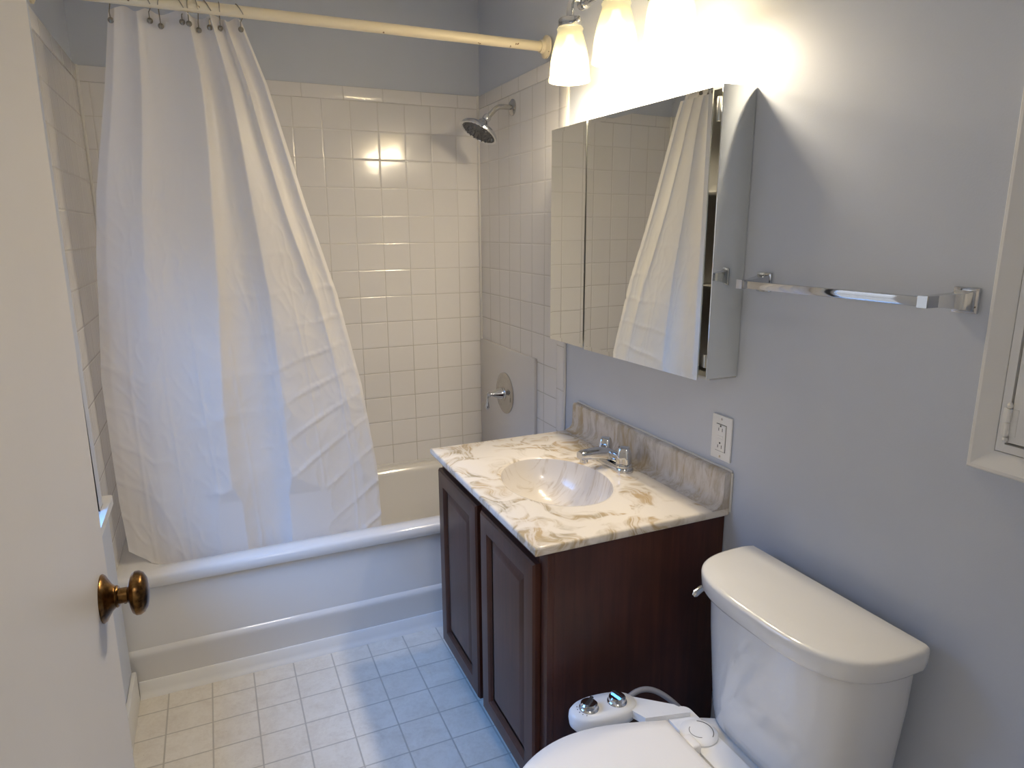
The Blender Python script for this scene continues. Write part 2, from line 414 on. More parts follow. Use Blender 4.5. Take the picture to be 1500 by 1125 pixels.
# tile surround (two wing panels and the back), bullnose cap row, vertical edge row
ZT = ZR + TP; ZC = ZT + .052
MB().box(XL, -.006, -.006, 0, .40, ZT).build('tile_field', TILE_B, wb, smooth=False)
MB().box(XL, -.006, -.009, 0, ZT, ZC, .004).build('tile_cap', TILE_BC, wb)
MB().box(-.006, 0, -.739, 0, .40, ZT).build('tile_field', TILE_S, wr, smooth=False)
MB().box(-.009, 0, -.7945, 0, ZT, ZC, .004).build('tile_cap', TILE_SC, wr)
MB().box(-.009, 0, -.7945, -.739, .0, ZT, .004).build('tile_edge', TILE_SV, wr)
tf = MB(); tf.box(XL, XL + .006, -.680, -.006, .40, ZT); tf.box(XL, XL + .006, -.738, -.680, WZ0, ZT); tf.build('tile_field', TILE_S, wl, smooth=False)
MB().box(XL, XL + .009, -.738, -.006, ZT, ZC, .004).build('tile_cap', TILE_SC, wl)
cb = MB(); cb.tube([(-.010, -.010, .42), (-.010, -.010, ZC)], .006, 8); struct(cb.build('trim_2', CAULK))
cb = MB(); cb.tube([(XL + .010, -.010, .42), (XL + .010, -.010, ZC)], .006, 8); struct(cb.build('trim_3', CAULK))
cb = MB(); cb.tube([(-.004, -.797 + .0015 * math.sin(i * 1.7), .0 + i * .09) for i in range(23)], .0042, 8); cb.build('edge_caulk', CAULK, wr)

# base trim in front of the tub and left baseboard
tp = [(-.664, 0.0), (-.686, 0.0), (-.685, .004), (-.680, .010), (-.675, .022), (-.672, .048), (-.669, .052), (-.664, .052)]
struct(MB().extrude(tp, 'x', XLR + .014, -.002).build('trim_1', WHITE_PAINT))
struct(MB().box(XLR, XLR + .014, YF, -.686, 0, .105, .004).build('baseboard_left', WHITE_PAINT))
struct(MB().box(-.012, 0, YF, -1.66, 0, .105, .004).build('baseboard_right', WHITE_PAINT))

# ------------------------------------------------------------------ bathtub
tub = thing('bathtub', 'white enamel bathtub with a panelled apron below the shower curtain', 'bathtub', (-.735, -.34, 0))
def tub_ring(x0, x1, y0, y1, r, z, n=8):
    return [(px, py, z) for px, py in rrect((x0 + x1) / 2, (y0 + y1) / 2, (x1 - x0) / 2, (y1 - y0) / 2, r, n)]
X0, X1 = XL + .002, -.008
zr = .408
rings = [tub_ring(X0, X1, YA + .020, -.011, .012, .3665), tub_ring(X0, X1, YA + .003, -.011, .012, .3665), tub_ring(X0, X1, YA, -.011, .014, .370), tub_ring(X0, X1, YA - .001, -.011, .014, .397),
         tub_ring(X0 + .002, X1, YA + .003, -.010, .016, .404), tub_ring(X0 + .006, X1, YA + .010, -.012, .02, zr),
         tub_ring(X0 + .065, X1 - .060, YA + .062, -.045, .09, zr + .001), tub_ring(X0 + .077, X1 - .070, YA + .072, -.055, .10, zr - .006),
         tub_ring(X0 + .090, X1 - .078, YA + .080, -.063, .11, zr - .03), tub_ring(X0 + .17, X1 - .11, YA + .105, -.085, .12, .20),
         tub_ring(X0 + .24, X1 - .15, YA + .14, -.12, .12, .105), tub_ring(X0 + .34, X1 - .22, YA + .20, -.18, .10, .085)]
MB().loft(rings, cap0=False).build('basin', TUB, tub, angle=50)
MB().box(X0, X1, -.014, -.007, zr - .01, zr + .012, .003).build('tile_flange', TUB, tub)
ap = [(YA + .030, .0), (YA + .012, .0), (YA + .010, .128), (YA + .006, .140), (YA + .008, .150), (YA + .016, .160), (YA + .019, .3650), (YA + .030, .3650)]
MB().extrude(ap, 'x', X0 + .002, X1).build('apron', TUB, tub)
dr = MB(); dr.lathe((-.33, -.34, .087), (0, 0, 1), [(0, .03), (.003, .03), (.004, .024)], 24); dr.build('drain', CHROME, tub)

# ------------------------------------------------------------------ shower fittings
pan = MB(); pan.box(-.018, -.006, -.580, -.014, .424, .957, .003)
tag(pan.build('access_panel', PANEL), 'flat off-white panel fixed over the tile behind the shower valve', 'panel')
vt = thing('shower_valve', 'round chrome shower valve with a lever, on the off-white panel', 'shower valve', (-.018, -.298, .763))
MB().lathe((-.018, -.298, .763), (-1, 0, 0), [(0, .088), (.004, .088), (.008, .080), (.010, .060), (.012, .036), (.013, .034), (.020, .030)], 48).build('escutcheon', DCHROME, vt)
MB().lathe((-.036, -.298, .763), (-1, 0, 0), [(0, .026), (.012, .022), (.03, .014), (.045, .0085), (.050, .0075), (.053, .011), (.060, .011), (.065, .006)], 28).build('handle_stem', CHROME, vt)
lv = MB(); lv.tube([(-.097, -.298, .763), (-.099, -.299, .750), (-.101, -.300, .738), (-.102, -.301, .722), (-.102, -.301, .708), (-.102, -.301, .701)], [.0045, .003, .0035, .0075, .0085, .004], 16)
lv.build('lever', CHROME, vt)

sh = thing('showerhead', 'chrome shower head on a bent arm high on the tiled wall', 'shower head', (-.006, -.362, 1.888))
MB().lathe((-.006, -.362, 1.888), (-1, 0, 0), [(0, .030), (.004, .030), (.010, .022), (.012, .012)], 32).build('flange', SATIN, sh)
armp = []
for k in range(14):
    t = k / 13; a = R(45) * sm((t - .25) / .45)
    armp.append(a)
pts = [Vector((-.012, -.362, 1.888))]
for a in armp: pts.append(pts[-1] + Vector((-math.cos(a), 0, -math.sin(a))) * .0082)
MB().tube(pts, .0095, 16).build('shower_arm', SATIN, sh)
e = pts[-1]; ax = Vector((-.50, -.06, -.86)).normalized()
MB().lathe(e + Vector((.002, 0, .003)), Vector((-.7, 0, -.7)), [(-.004, .013), (.0, .0155), (.012, .0155), (.018, .013)], 20).build('coupling_nut', CHROME, sh)
hc = e + Vector((-.013, 0, -.012))
MB().lathe(hc, ax, [(-.004, .012), (.006, .020), (.014, .024), (.020, .040), (.028, .058), (.036, .070), (.044, .074), (.050, .073), (.050, .066), (.047, .064)], 48).build('head', CHROME, sh)
MB().lathe(hc, ax, [(.046, .065), (.050, .062), (.052, .03)], 40).build('spray_plate', RUBBER, sh)
nz = MB(); uu = ax.cross(Vector((0, 1, 0))).normalized(); ww = ax.cross(uu)
for ring, cnt in ((.056, 22), (.043, 16), (.029, 11), (.015, 6)):
    for k in range(cnt):
        a = 2 * math.pi * k / cnt; p = hc + ax * .049 + (uu * math.cos(a) + ww * math.sin(a)) * ring
        nz.lathe(p, ax, [(0, .0035), (.006, .0022)], 8)
nz.build('nozzles', RUBBER, sh)

# ------------------------------------------------------------------ curtain rod, hooks, curtain
RY, RZ = -.650, 2.033
rod = thing('curtain_rod', 'yellowed cream shower curtain rod spanning the tub alcove', 'curtain rod', (-.73, RY, RZ))
MB().tube([(XL + .012, RY, RZ), (-.012, RY, RZ)], .0155, 24).build('tube', ROD, rod)
for xx, s in ((XL + .009, 1), (-.009, -1)):
    MB().lathe((xx, RY, RZ), (s, 0, 0), [(0, .036), (.006, .036), (.010, .028), (.014, .022), (.026, .020)], 28).build('flange', ROD, rod)

def curtain_pt(u, t):
    """u 0..1 left to right, t 0..1 top to bottom"""
    ztop = 2.013 - .006 * math.cos(u * 30)
    zb = interp(u, [0, .06, .14, 1], [.455, .415, .345, .32])
    z = ztop + (zb - ztop) * t
    zz = 2.013 + (.33 - 2.013) * t
    xl = interp(-zz, [-2.02, -1.80, -1.51, -1.32, -.93, -.71, -.51, -.33], [-1.303, -1.338, -1.392, -1.415, -1.446, -1.444, -1.440, -1.430])
    xr = interp(-zz, [-2.02, -1.85, -1.51, -1.24, -.93, -.63, -.45, -.33], [-.958, -.897, -.808, -.730, -.667, -.632, -.628, -.632])
    # folds gather differently at the top and at the bottom
    uw = u + .035 * math.sin(2 * math.pi * u * 1.5 + 1.0) * (1 - t) 
    x = xl + (xr - xl) * uw
    yc = RY + .012 + (.088 - .012) * sm(t * 1.25) + (0 if t < .8 else 0)
    top = math.exp(-t * 2.2)
    # ridge positions in u (pointing toward the room) and how they weaken downwards
    f = 0
    for (c0, c1, wl0, wl1, wr0, wr1, a0, a1) in ((.04, .03, .03, .05, .05, .08, .010, .008), (.22, .15, .060, .08, .080, .10, .015, .011), (.57, .41, .075, .12, .022, .055, .030, .034),
                                     (.70, .635, .022, .045, .040, .26, .026, .036), (.82, .93, .022, .05, .030, .06, .020, .005), (.97, .99, .03, .04, .03, .03, .014, .004)):
        tt = sm(t * 1.15); c = c0 + (c1 - c0) * tt; a = a0 + (a1 - a0) * t
        d = (u - c); w = (wl0 + (wl1 - wl0) * tt) if d < 0 else (wr0 + (wr1 - wr0) * tt)
        f += a * math.exp(-abs(d / w) ** 1.35)
    y = yc - f + .010 * (1 - t) 
    # packing creases: pale pressed lines at fixed cloth heights and a few slanted crumples
    sc = 0.0
    vv = t * 13.0 + (2.6 * max(0, u - .60) + .15 * u) * 1.6 * sm((t - .35) * 2.2)
    k = abs(vv - round(vv)); sc += math.exp(-abs(k / .045) ** 1.2) * .0052 * sm((t - .25) / .3) * (.30 + .70 * sm((u - .55) / .1)) * (.75 + .25 * math.sin(u * 17 + 7 * round(vv)))
    uu_ = u * 7.5 + .3; k = abs(uu_ - round(uu_)); sc += math.exp(-(k / .05) ** 2) * .0014 * sm((t - .3) / .3)
    n1 = noise.noise(Vector((u * 6.0, t * 9, .3))); n2 = noise.noise(Vector((u * 15, t * 26, 4.0))); n3 = noise.noise(Vector((u * 3.1 + t * 3, t * 5 - u * 2, 9)))
    cr = (1 - abs(n2)) ** 6 * .0030 + n1 * .006 + (1 - abs(n3)) ** 10 * .004
    y -= sc + cr * .55 * sm((t - .12) / .35)
    y = max(min(y, -.50), RY - .03)
    if t > .86: y = max(y, -.586 + .0 * u)
    elif t > .66: y = max(y, -.586 - .06 * (.86 - t) / .2)
    return (x, y, z)
cu = thing('shower_curtain', 'white fabric shower curtain bunched on the left side of the rod', 'shower curtain', (-1.1, RY, 2.0))
mb = MB(); NU, NV = 260, 220; vs = []; fs = []
t0 = .018
for j in range(NV + 1):
    for i in range(NU + 1): vs.append(curtain_pt(i / NU, t0 + (1 - t0) * j / NV))
for j in range(NV):
    for i in range(NU): a = j * (NU + 1) + i; fs.append((a, a + 1, a + NU + 2, a + NU + 1))
mb.add(vs, fs).build('cloth', CURTAIN, cu, angle=80)
mb = MB(); vs = []; fs = []; NH = 5
for j in range(NH + 1):
    for i in range(NU + 1):
        x, y, z = curtain_pt(i / NU, .020 * j / NH); vs.append((x, y - .0012, z))
for j in range(NH):
    for i in range(NU): a = j * (NU + 1) + i; fs.append((a, a + 1, a + NU + 2, a + NU + 1))
mb.add(vs, fs); vs2 = [(x, y + .0024, z) for x, y, z in vs]; mb.add(vs2, fs)
mb.build('hem', CURTAIN, cu, angle=80)

ordn = ['leftmost', 'second from the left', 'third from the left', 'fourth from the left', 'fifth from the left', 'sixth from the left', 'seventh from the left', 'second from the right', 'rightmost']
hx = [-1.290, -1.197, -1.172, -1.118, -1.102, -1.078, -1.050, -1.022, -.968]
for i, x in enumerate(hx):
    # locate the cloth below this hook
    bu = min(range(201), key=lambda k: abs(curtain_pt(k / 200, .012)[0] - x)) / 200
    px, py, pz = curtain_pt(bu, .010)
    h = thing('curtain_hook', 'metal wire curtain hook, %s of nine on the cream rod' % ordn[i], 'curtain hook', (x, RY, RZ), group='curtain hooks on the rod')
    lean = random.uniform(-.012, .012)
    loop = []
    for k in range(15):
        a = R(-35 + 250 * k / 14); loop.append((x + lean * math.sin(a), RY + .0180 * math.cos(a), RZ + .0180 * math.sin(a)))
    loop = [(px, py - .010, pz - .010), (px, min(py - .010, RY - .006), pz + .004)] + [(lx, 2 * RY - ly, lz) for lx, ly, lz in reversed(loop)]
    MB().tube(loop, .0013, 8).build('wire', WIRE, h)
    bd = MB(); bd.lathe((px, py - .009, pz - .006), (0, 0, -1), [(0, .002), (.003, .0048), (.007, .0062), (.011, .0048), (.014, .002)], 14)
    bd.lathe((px, py - .003, pz - .012), (0, -1, 0), [(0, .0075), (.002, .0075), (.003, .005)], 16); bd.build('bead', WIRE, h)

# ------------------------------------------------------------------ vanity
VY0, VY1, VX = -1.633, -.892, -.495      # near side, far side, carcass front
van = thing('vanity_cabinet', 'dark espresso wood bathroom vanity cabinet under the marbled countertop', 'vanity cabinet', (-.25, -1.265, 0))
c = MB()
for ya_, yb_ in ((VY0, VY0 + .016), (VY1 - .016, VY1)): c.extrude([(x_, z_) for x_, z_ in ((VX + .018, .088), (VX + .070, .088), (VX + .070, 0), (-.003, 0), (-.003, .745), (VX + .018, .745))], 'y', ya_, yb_)
c.box(VX + .020, -.003, VY0 + .014, VY1 - .014, .10, .116); c.box(-.012, -.003, VY0 + .014, VY1 - .014, .0, .745); c.box(VX + .07, VX + .08, VY0 + .014, VY1 - .014, 0, .10)
c.build('carcass', ESPRESSO, van, angle=30)
ff = MB(); ff.box(VX, VX + .019, VY0, VY0 + .045, .086, .745, .002); ff.box(VX, VX + .019, VY1 - .045, VY1, .086, .745, .002)
ff.box(VX, VX + .019, VY0 + .045, VY1 - .045, .700, .745); ff.box(VX, VX + .019, VY0 + .045, VY1 - .045, .085, .13); ff.box(VX, VX + .019, -1.28, -1.22, .13, .70)
ff.build('face_frame', ESPRESSO, van, angle=30)
def vdoor(y0, y1):
    z0, z1 = .098, .702; xf = VX - .020; xb = VX - .001
    d = MB(); fr = .056
    yy, zz = (y0, y1), (z0, z1)
    def rect(inset, x): return [(x, y0 + inset, z0 + inset), (x, y1 - inset, z0 + inset), (x, y1 - inset, z1 - inset), (x, y0 + inset, z1 - inset)]
    d.loft([rect(0, xb), rect(0, xf + .006), rect(.005, xf + .001), rect(.010, xf), rect(fr - .008, xf), rect(fr - .003, xf + .004), rect(fr, xf + .011), rect(fr + .002, xf + .0115)], cap1=False)
    dd = d.build('door', ESPRESSO, van, angle=25)
    p = MB(); p.loft([rect(fr + .001, xf + .012), rect(fr + .007, xf + .012), rect(fr + .026, xf + .0045), rect(fr + .030, xf + .004)], cap0=True, cap1=True)
    p.build('raised_panel', ESPRESSO, dd, angle=20)
vdoor(-1.600, -1.268); vdoor(-1.236, -.904)

ct = thing('countertop', 'cream and brown marbled vanity countertop with an integral oval sink', 'countertop', (-.26, -1.27, .745))
cx0, cx1, cy0, cy1, ztp, zbt = -.533, -.003, -1.648, -.8915, .767, .746
SX, SY, SA, SB = -.300, -1.297, .142, .188      # sink centre and half axes
n = 96; rings = []
def ell(k, s, z, dx=0): a = 2 * math.pi * k / n; return (SX + dx + SA * s * math.cos(a), SY + SB * s * math.sin(a), z)
def rectp(k, ins, z):
    a = 2 * math.pi * k / n; dx, dy = math.cos(a) * SA, math.sin(a) * SB
    t = min(((cx1 - ins - SX) / dx) if dx > 1e-9 else 1e9, ((cx0 + ins - SX) / dx) if dx < -1e-9 else 1e9, ((cy1 - ins - SY) / dy) if dy > 1e-9 else 1e9, ((cy0 + ins - SY) / dy) if dy < -1e-9 else 1e9)
    return [SX + dx * t, SY + dy * t, z]
def snap(ring, ins, z):
    for cxx, cyy in ((cx0 + ins, cy0 + ins), (cx0 + ins, cy1 - ins), (cx1 - ins, cy0 + ins), (cx1 - ins, cy1 - ins)):
        j = min(range(n), key=lambda q: (rectp(q, 0, 0)[0] - cxx) ** 2 + (rectp(q, 0, 0)[1] - cyy) ** 2); ring[j] = [cxx, cyy, z]
    return ring
rr = [[ell(k, 1.0, ztp - .0035) for k in range(n)], [ell(k, 1.02, ztp - .001) for k in range(n)], [ell(k, 1.06, ztp) for k in range(n)]]
for ins, z in ((.006, ztp), (.002, ztp - .0015), (0, ztp - .005), (0, zbt + .004), (.003, zbt), (.03, zbt)): rr.append(snap([rectp(k, ins, z) for k in range(n)], ins, z))
MB().loft(rr, cap0=False, cap1=False).build('slab', MARBLE, ct, angle=50)
prof = [(1.0, -.0035), (.985, -.012), (.96, -.028), (.92, -.048), (.85, -.070), (.74, -.092), (.60, -.108), (.44, -.118), (.28, -.123), (.14, -.126)]
MB().loft([[ell(k, s, ztp + z, .012 * (1 - s)) for k in range(n)] for s, z in prof], cap0=False, cap1=True).build('basin', BOWL, ct, angle=60)
MB().lathe((SX + .010, SY, ztp - .1262), (0, 0, 1), [(0, .021), (.002, .021), (.003, .016), (.0025, .012)], 24).build('drain', CHROME, ct)
# backsplash with a coved foot
bsp = [(-.003, ztp - .002), (-.055, ztp - .002), (-.055, ztp + .0005), (-.044, ztp + .002), (-.034, ztp + .007), (-.027, ztp + .016), (-.0245, ztp + .030), (-.0235, ztp + .084), (-.021, ztp + .0905), (-.017, ztp + .092), (-.003, ztp + .092)]
MB().extrude(bsp, 'y', cy0, cy1).build('backsplash', SPLASH, ct, angle=50)
ck = MB(); ck.tube([(-.003, cy0 + (cy1 - cy0) * k / 20, ztp + .0935 + .0008 * math.sin(k * 2.1)) for k in range(21)], .003, 8)
ck.tube([(-.003, cy0 - .002, ztp + .09 - k * .02) for k in range(6)], .003, 8); ck.build('caulk', CAULK, ct)

# faucet
FX, FY = -.094, -1.268
fa = thing('faucet', 'low chrome two-handle faucet at the back of the marbled sink', 'faucet', (FX, FY, ztp))
def stad(hx_, hy_, z, s=1.0): return [(FX + a, FY + b, z) for a, b in rrect(0, 0, hx_ * s, hy_ * s, hx_ * s * .98, 8)]
MB().loft([stad(.027, .078, ztp), stad(.027, .078, ztp + .006), stad(.025, .076, ztp + .012), stad(.021, .072, ztp + .016)]).build('base_plate', CHROME, fa)
for s in (-1, 1):
    MB().lathe((FX, FY + s * .050, ztp + .012), (0, 0, 1), [(0, .024), (.006, .024), (.010, .021), (.012, .018)], 28).build('collar', CHROME, fa)
    k = MB(); rngs = []
    for z, r in ((.011, .019), (.013, .0225), (.026, .0220), (.042, .0195), (.053, .0170), (.058, .0135), (.059, .007)):
        rngs.append([(FX + r * (1 + .10 * math.cos(a_ * 4)) * math.cos(a_), FY + s * .050 + r * (1 + .10 * math.cos(a_ * 4)) * math.sin(a_), ztp + .012 + z) for a_ in [2 * math.pi * q / 48 for q in range(48)]])
    k.loft(rngs).build('handle', CHROME, fa)
sp_ = MB(); rings = []
for (dx, z, hw, hh) in ((.018, .014, .034, .008), (.012, .020, .033, .013), (-.002, .029, .028, .018), (-.025, .041, .020, .018), (-.055, .045, .0185, .0155), (-.085, .046, .0175, .0135), (-.108, .046, .017, .0125), (-.116, .045, .015, .010)):
    rings.append([(FX + dx, FY + b, ztp + z + c_) for b, c_ in rrect(0, 0, hw, hh, min(hw, hh) * .7, 5)])
sp_.loft(rings); sp_.build('spout', CHROME, fa)
MB().lathe((FX - .101, FY, ztp + .037), (0, 0, -1), [(0, .0115), (.012, .0115), (.014, .009)], 20).build('aerator', CHROME, fa)
MB().tube([(FX + .018, FY, ztp + .014), (FX + .018, FY, ztp + .050), (FX + .018, FY, ztp + .054)], [.0025, .0025, .005], 12).build('lift_rod', CHROME, fa)

# ------------------------------------------------------------------ medicine cabinet
MY0, MY1, MZ0, MZ1 = -1.639, -.864, 1.092, 1.733
mc = thing('medicine_cabinet', 'mirrored steel medicine cabinet with its wide door slightly ajar', 'medicine cabinet', (-.045, -1.25, MZ0))
b = MB(); b.box(-.080, -.001, MY0 + .002, MY0 + .010, MZ0, MZ1); b.box(-.080, -.001, MY1 - .008, MY1, MZ0, MZ1); b.box(-.080, -.001, MY0 + .010, MY1 - .008, MZ0, MZ0 + .006)
b.box(-.080, -.001, MY0 + .010, MY1 - .008, MZ1 - .006, MZ1); b.box(-.010, -.001, MY0 + .010, MY1 - .008, MZ0, MZ1); b.box(-.088, -.010, -1.118, -1.112, MZ0, MZ1)
b.build('case', STEEL, mc, smooth=False)
for zs in (1.30, 1.51): MB().box(-.062, -.010, MY0 + .012, -1.119, zs, zs + .005).build('shelf', STEEL, mc, smooth=False)
MB().box(-.092, -.001, MY0 - .001, MY0 + .002, MZ0 + .004, MZ1 - .001, .001).build('side_mirror', MIRROR, mc, angle=30)
def mdoor(ya, yb, ang, z0, z1, hx=-.094):
    """hinged at yb (far side); swings toward the room by ang"""
    L = yb - ya; ca, sa = math.cos(ang), math.sin(ang); px_, py_ = hx, yb
    def tr(l, th, z): return (px_ - l * sa - th * ca, py_ - l * ca + th * sa, z)
    def slab(th0, th1, ins, mb_):
        q = [(ins, z0 + ins), (L - ins, z0 + ins), (L - ins, z1 - ins), (ins, z1 - ins)]
        r0 = [tr(l, th0, z) for l, z in q]; r1 = [tr(l, th1, z) for l, z in q]
        q2 = [(ins + .012, z0 + ins + .012), (L - ins - .012, z0 + ins + .012), (L - ins - .012, z1 - ins - .012), (ins + .012, z1 - ins - .012)]
        mb_.loft([r0, r1] + ([[tr(l, th1 + .0002, z) for l, z in q2]] if th1 > .004 else []))
        return mb_
    d = slab(0, .003, .003, MB()).build('mirror_door', DARK, mc, smooth=False)
    slab(.003, .0065, 0, MB()).build('mirror', MIRROR, d, smooth=False)
    return tr
mdoor(-1.092, -.886, R(-1.0), 1.086, 1.734, -.1025)
tr = mdoor(-1.617, -1.136, R(-3.0), 1.090, 1.728, -.1190)
for za, zb_ in ((1.12, 1.15), (1.66, 1.71)): MB().box(-.0885, -.079, MY0 + .012, MY0 + .022, za, zb_, .002).build('catch', STEEL, mc)

# ------------------------------------------------------------------ vanity light
vl = thing('vanity_light', 'chrome three-lamp wall light with frosted glass shades above the mirror cabinet', 'wall light', (0, -1.245, 2.06))
LX = -.128
ys = (-1.030, -1.268, -1.494)
BZ, BX = 2.052, -.085
MB().lathe((-.001, -1.262, BZ + .01), (-1, 0, 0), [(0, .058), (.008, .058), (.016, .046), (.022, .030), (.024, .012)], 40).build('backplate', CHROME, vl)
bar = MB(); bar.tube([(BX, ys[0] - .012, BZ), (BX, ys[2] + .012, BZ)], .0105, 20); bar.tube([(-.02, -1.262, BZ + .005), (BX, -1.262, BZ)], .009, 16)
bar.build('bar', CHROME, vl)
for i, y in enumerate(ys):
    zt = 2.011
    a = MB()
    a.lathe((BX, y + .016, BZ), (0, -1, 0), [(0, .010), (.003, .015), (.010, .017), (.022, .017), (.029, .015), (.032, .010)], 24)
    a.tube([(BX, y, BZ), (BX - .020, y, BZ + .010), (LX + .006, y, BZ + .006), (LX, y, BZ - .008), (LX, y, zt + .002)], [.009, .008, .0085, .0095, .011], 14)
    a.lathe((LX + .004, y, BZ + .004), (0, 0, 1), [(0, .007), (.008, .006), (.012, .0095), (.020, .011), (.028, .007), (.034, .0085), (.040, .003)], 18)
    a.build('arm', CHROME, vl)
    MB().lathe((LX, y, zt), (0, 0, -1), [(-.004, .012), (.002, .030), (.006, .033), (.022, .034), (.026, .032), (.028, .012)], 28).build('socket_cup', CHROME, vl)
    MB().lathe((LX, y - .033, zt - .014), (0, -1, 0), [(0, .004), (.006, .004), (.008, .007), (.014, .008), (.018, .004)], 14).build('thumb_screw', CHROME, vl)
    pr = [(.024, .024), (.024, .034), (.029, .037), (.036, .0345), (.050, .039), (.080, .0475), (.110, .0535), (.140, .0560), (.152, .0565), (.158, .0590), (.166, .0590), (.166, .0560), (.152, .0535), (.110, .0505), (.080, .0445), (.050, .036), (.036, .031)]
    sd = MB().lathe((LX, y, zt), (0, 0, -1), pr, 48, cap0=False, cap1=False).build('shade', SHADE, vl, angle=50)
    bl = MB(); bl.lathe((LX, y, zt - .044), (0, 0, -1), [(0, .010), (.015, .013), (.035, .024), (.055, .029), (.072, .025), (.084, .012), (.087, .002)], 24)
    bl.build('bulb', BULB, vl)
    pl = lamp('bulb_light', 'POINT', (LX, y, zt - .143), BULB_W, (1.0, .845, .61), shadow_soft_size=.035)

# ------------------------------------------------------------------ towel bar
tb = thing('towel_bar', 'square chrome towel bar on the grey wall right of the mirror cabinet', 'towel bar', (0, -1.93, 1.32))
for yw, yb2 in ((-1.706, -1.716), (-2.146, -2.128)):
    pl_ = MB(); pl_.box(-.007, -.0005, yw - .021, yw + .021, 1.299, 1.341, .002); pl_.build('wall_plate', CHROME, tb)
    def sq(x, y, hy, hz, z=1.319): return [(x, y - hy, z - hz), (x, y + hy, z - hz), (x, y + hy, z + hz), (x, y - hy, z + hz)]
    MB().loft([sq(-.006, yw, .017, .017), sq(-.022, yw, .013, .013), sq(-.056, yb2, .0085, .0095), sq(-.084, yb2, .0085, .0095)]).build('post', CHROME, tb, angle=20)
MB().box(-.079, -.068, -2.128, -1.712, 1.3105, 1.3265, .0012).build('bar', CHROME, tb, angle=30)

# ------------------------------------------------------------------ outlet
oy, oz = -1.605, .934
ou = thing('power_outlet', 'white ground-fault power outlet on the grey wall above the backsplash', 'power outlet', (0, oy, oz))
MB().box(-.006, -.0004, oy - .0345, oy + .0345, oz - .056, oz + .056, .0022).build('cover_plate', PLAST, ou)
g_ = MB(); g_.box(-.0064, -.005, oy - .0178, oy + .0178, oz - .0345, oz + .0345); g_.build('shadow_gap', SLOT, ou, smooth=False)
fc = MB(); fc.box(-.0085, -.005, oy - .0166, oy + .0166, oz - .0332, oz + .0332, .001); fc = fc.build('receptacle', PLAST, ou)
for s in (-1, 1):
    zc_ = oz + s * .0215
    for q in (MB().box(-.0088, -.008, oy + .0055, oy + .0072, zc_ - .004, zc_ + .0035), MB().box(-.0088, -.008, oy - .0072, oy - .0055, zc_ - .0045, zc_ + .004),
              MB().lathe((-.0080, oy, zc_ + .0088), (-1, 0, 0), [(0, .0024), (.0008, .0024)], 12)): q.build('slot', SLOT, fc, smooth=False)
bt = MB(); bt.box(-.0095, -.008, oy - .009, oy + .009, oz + .001, oz + .0058, .0006); bt.box(-.0095, -.008, oy - .009, oy + .009, oz - .0058, oz - .001, .0006); bt.build('test_button', PLAST, fc)
for s in (-1, 1): MB().lathe((-.0058, oy, oz + s * .0475), (-1, 0, 0), [(0, .003), (.0012, .003)], 14).build('screw', SATIN, ou)

# ------------------------------------------------------------------ recessed wall cabinet at the right edge
rc = thing('wall_cupboard', 'white painted recessed wall cupboard with a hinged door and moulded casing', 'cupboard', (0, -2.38, 1.30))
y1_, y0_, z0_, z1_ = -2.191, -2.575, 1.055, 1.86
def fr(ins, x): return [(x, y0_ + ins, z0_ + ins), (x, y1_ - ins, z0_ + ins), (x, y1_ - ins, z1_ - ins), (x, y0_ + ins, z1_ - ins)]
MB().loft([fr(0, -.0005), fr(0, -.014), fr(.003, -.018), (fr(.008, -.019)), fr(.032, -.012), fr(.036, -.010), fr(.037, -.0005)], cap0=False, cap1=False).build('casing', WHITE_PAINT, rc, angle=20)
def fr2(ins, x): return fr(.0375 + ins, x)
MB().loft([fr2(0, -.0005), fr2(0, -.011), fr2(.001, -.012), fr2(.013, -.012), fr2(.014, -.0005)], cap0=False, cap1=False).build('inner_frame', WHITE_PAINT, rc, angle=20)
MB().loft([fr(.0505, -.0008), fr(.0515, -.0008)], True, True).build('shadow_gap', DARK, rc, smooth=False)
dq = MB(); dq.loft([fr(.0545, -.0012), fr(.0545, -.012), fr(.056, -.0135), fr(.080, -.0135), fr(.083, -.0125), (fr(.087, -.0145)), fr(.090, -.0145), fr(.094, -.010), fr(.10, -.010)]); dq = dq.build('door', WHITE_PAINT, rc, angle=20)
hy = y1_ - .0525
hg = MB()
for z in (1.130, 1.153): hg.tube([(-.0165, hy, z - .010), (-.0165, hy, z + .010)], .0035, 12)
hg.lathe((-.0165, hy, 1.165), (0, 0, 1), [(0, .0035), (.004, .0045), (.008, .002)], 12); hg.lathe((-.0165, hy, 1.118), (0, 0, -1), [(0, .0035), (.004, .0045), (.008, .002)], 12)
hg.box(-.0142, -.0125, hy - .012, hy + .010, 1.120, 1.163, .0005); hg.build('hinge', WHITE_PAINT, rc)

# ------------------------------------------------------------------ door with knob
DA = R(-4.0)     # latch edge leans slightly toward the room
door = thing('door_1', 'plain white painted door standing open at the left', 'door', (-1.335, -2.60, 0), 0)
kx, ky, kz = -1.2525, -1.877, .955
phi = R(1.0); dvec = Vector((math.sin(phi), math.cos(phi), 0)); nvec = Vector((math.cos(phi), -math.sin(phi), 0))
ros = Vector((kx, ky, kz)) - nvec * .0420
edge = ros + dvec * .054
org = edge - dvec * .745; org.z = 0
door.location = org; door.rotation_euler = (0, R(.42), -phi)
door['_o'] = (0, 0, 0)
del door['label']; del door['category']
door['kind'] = 'structure'
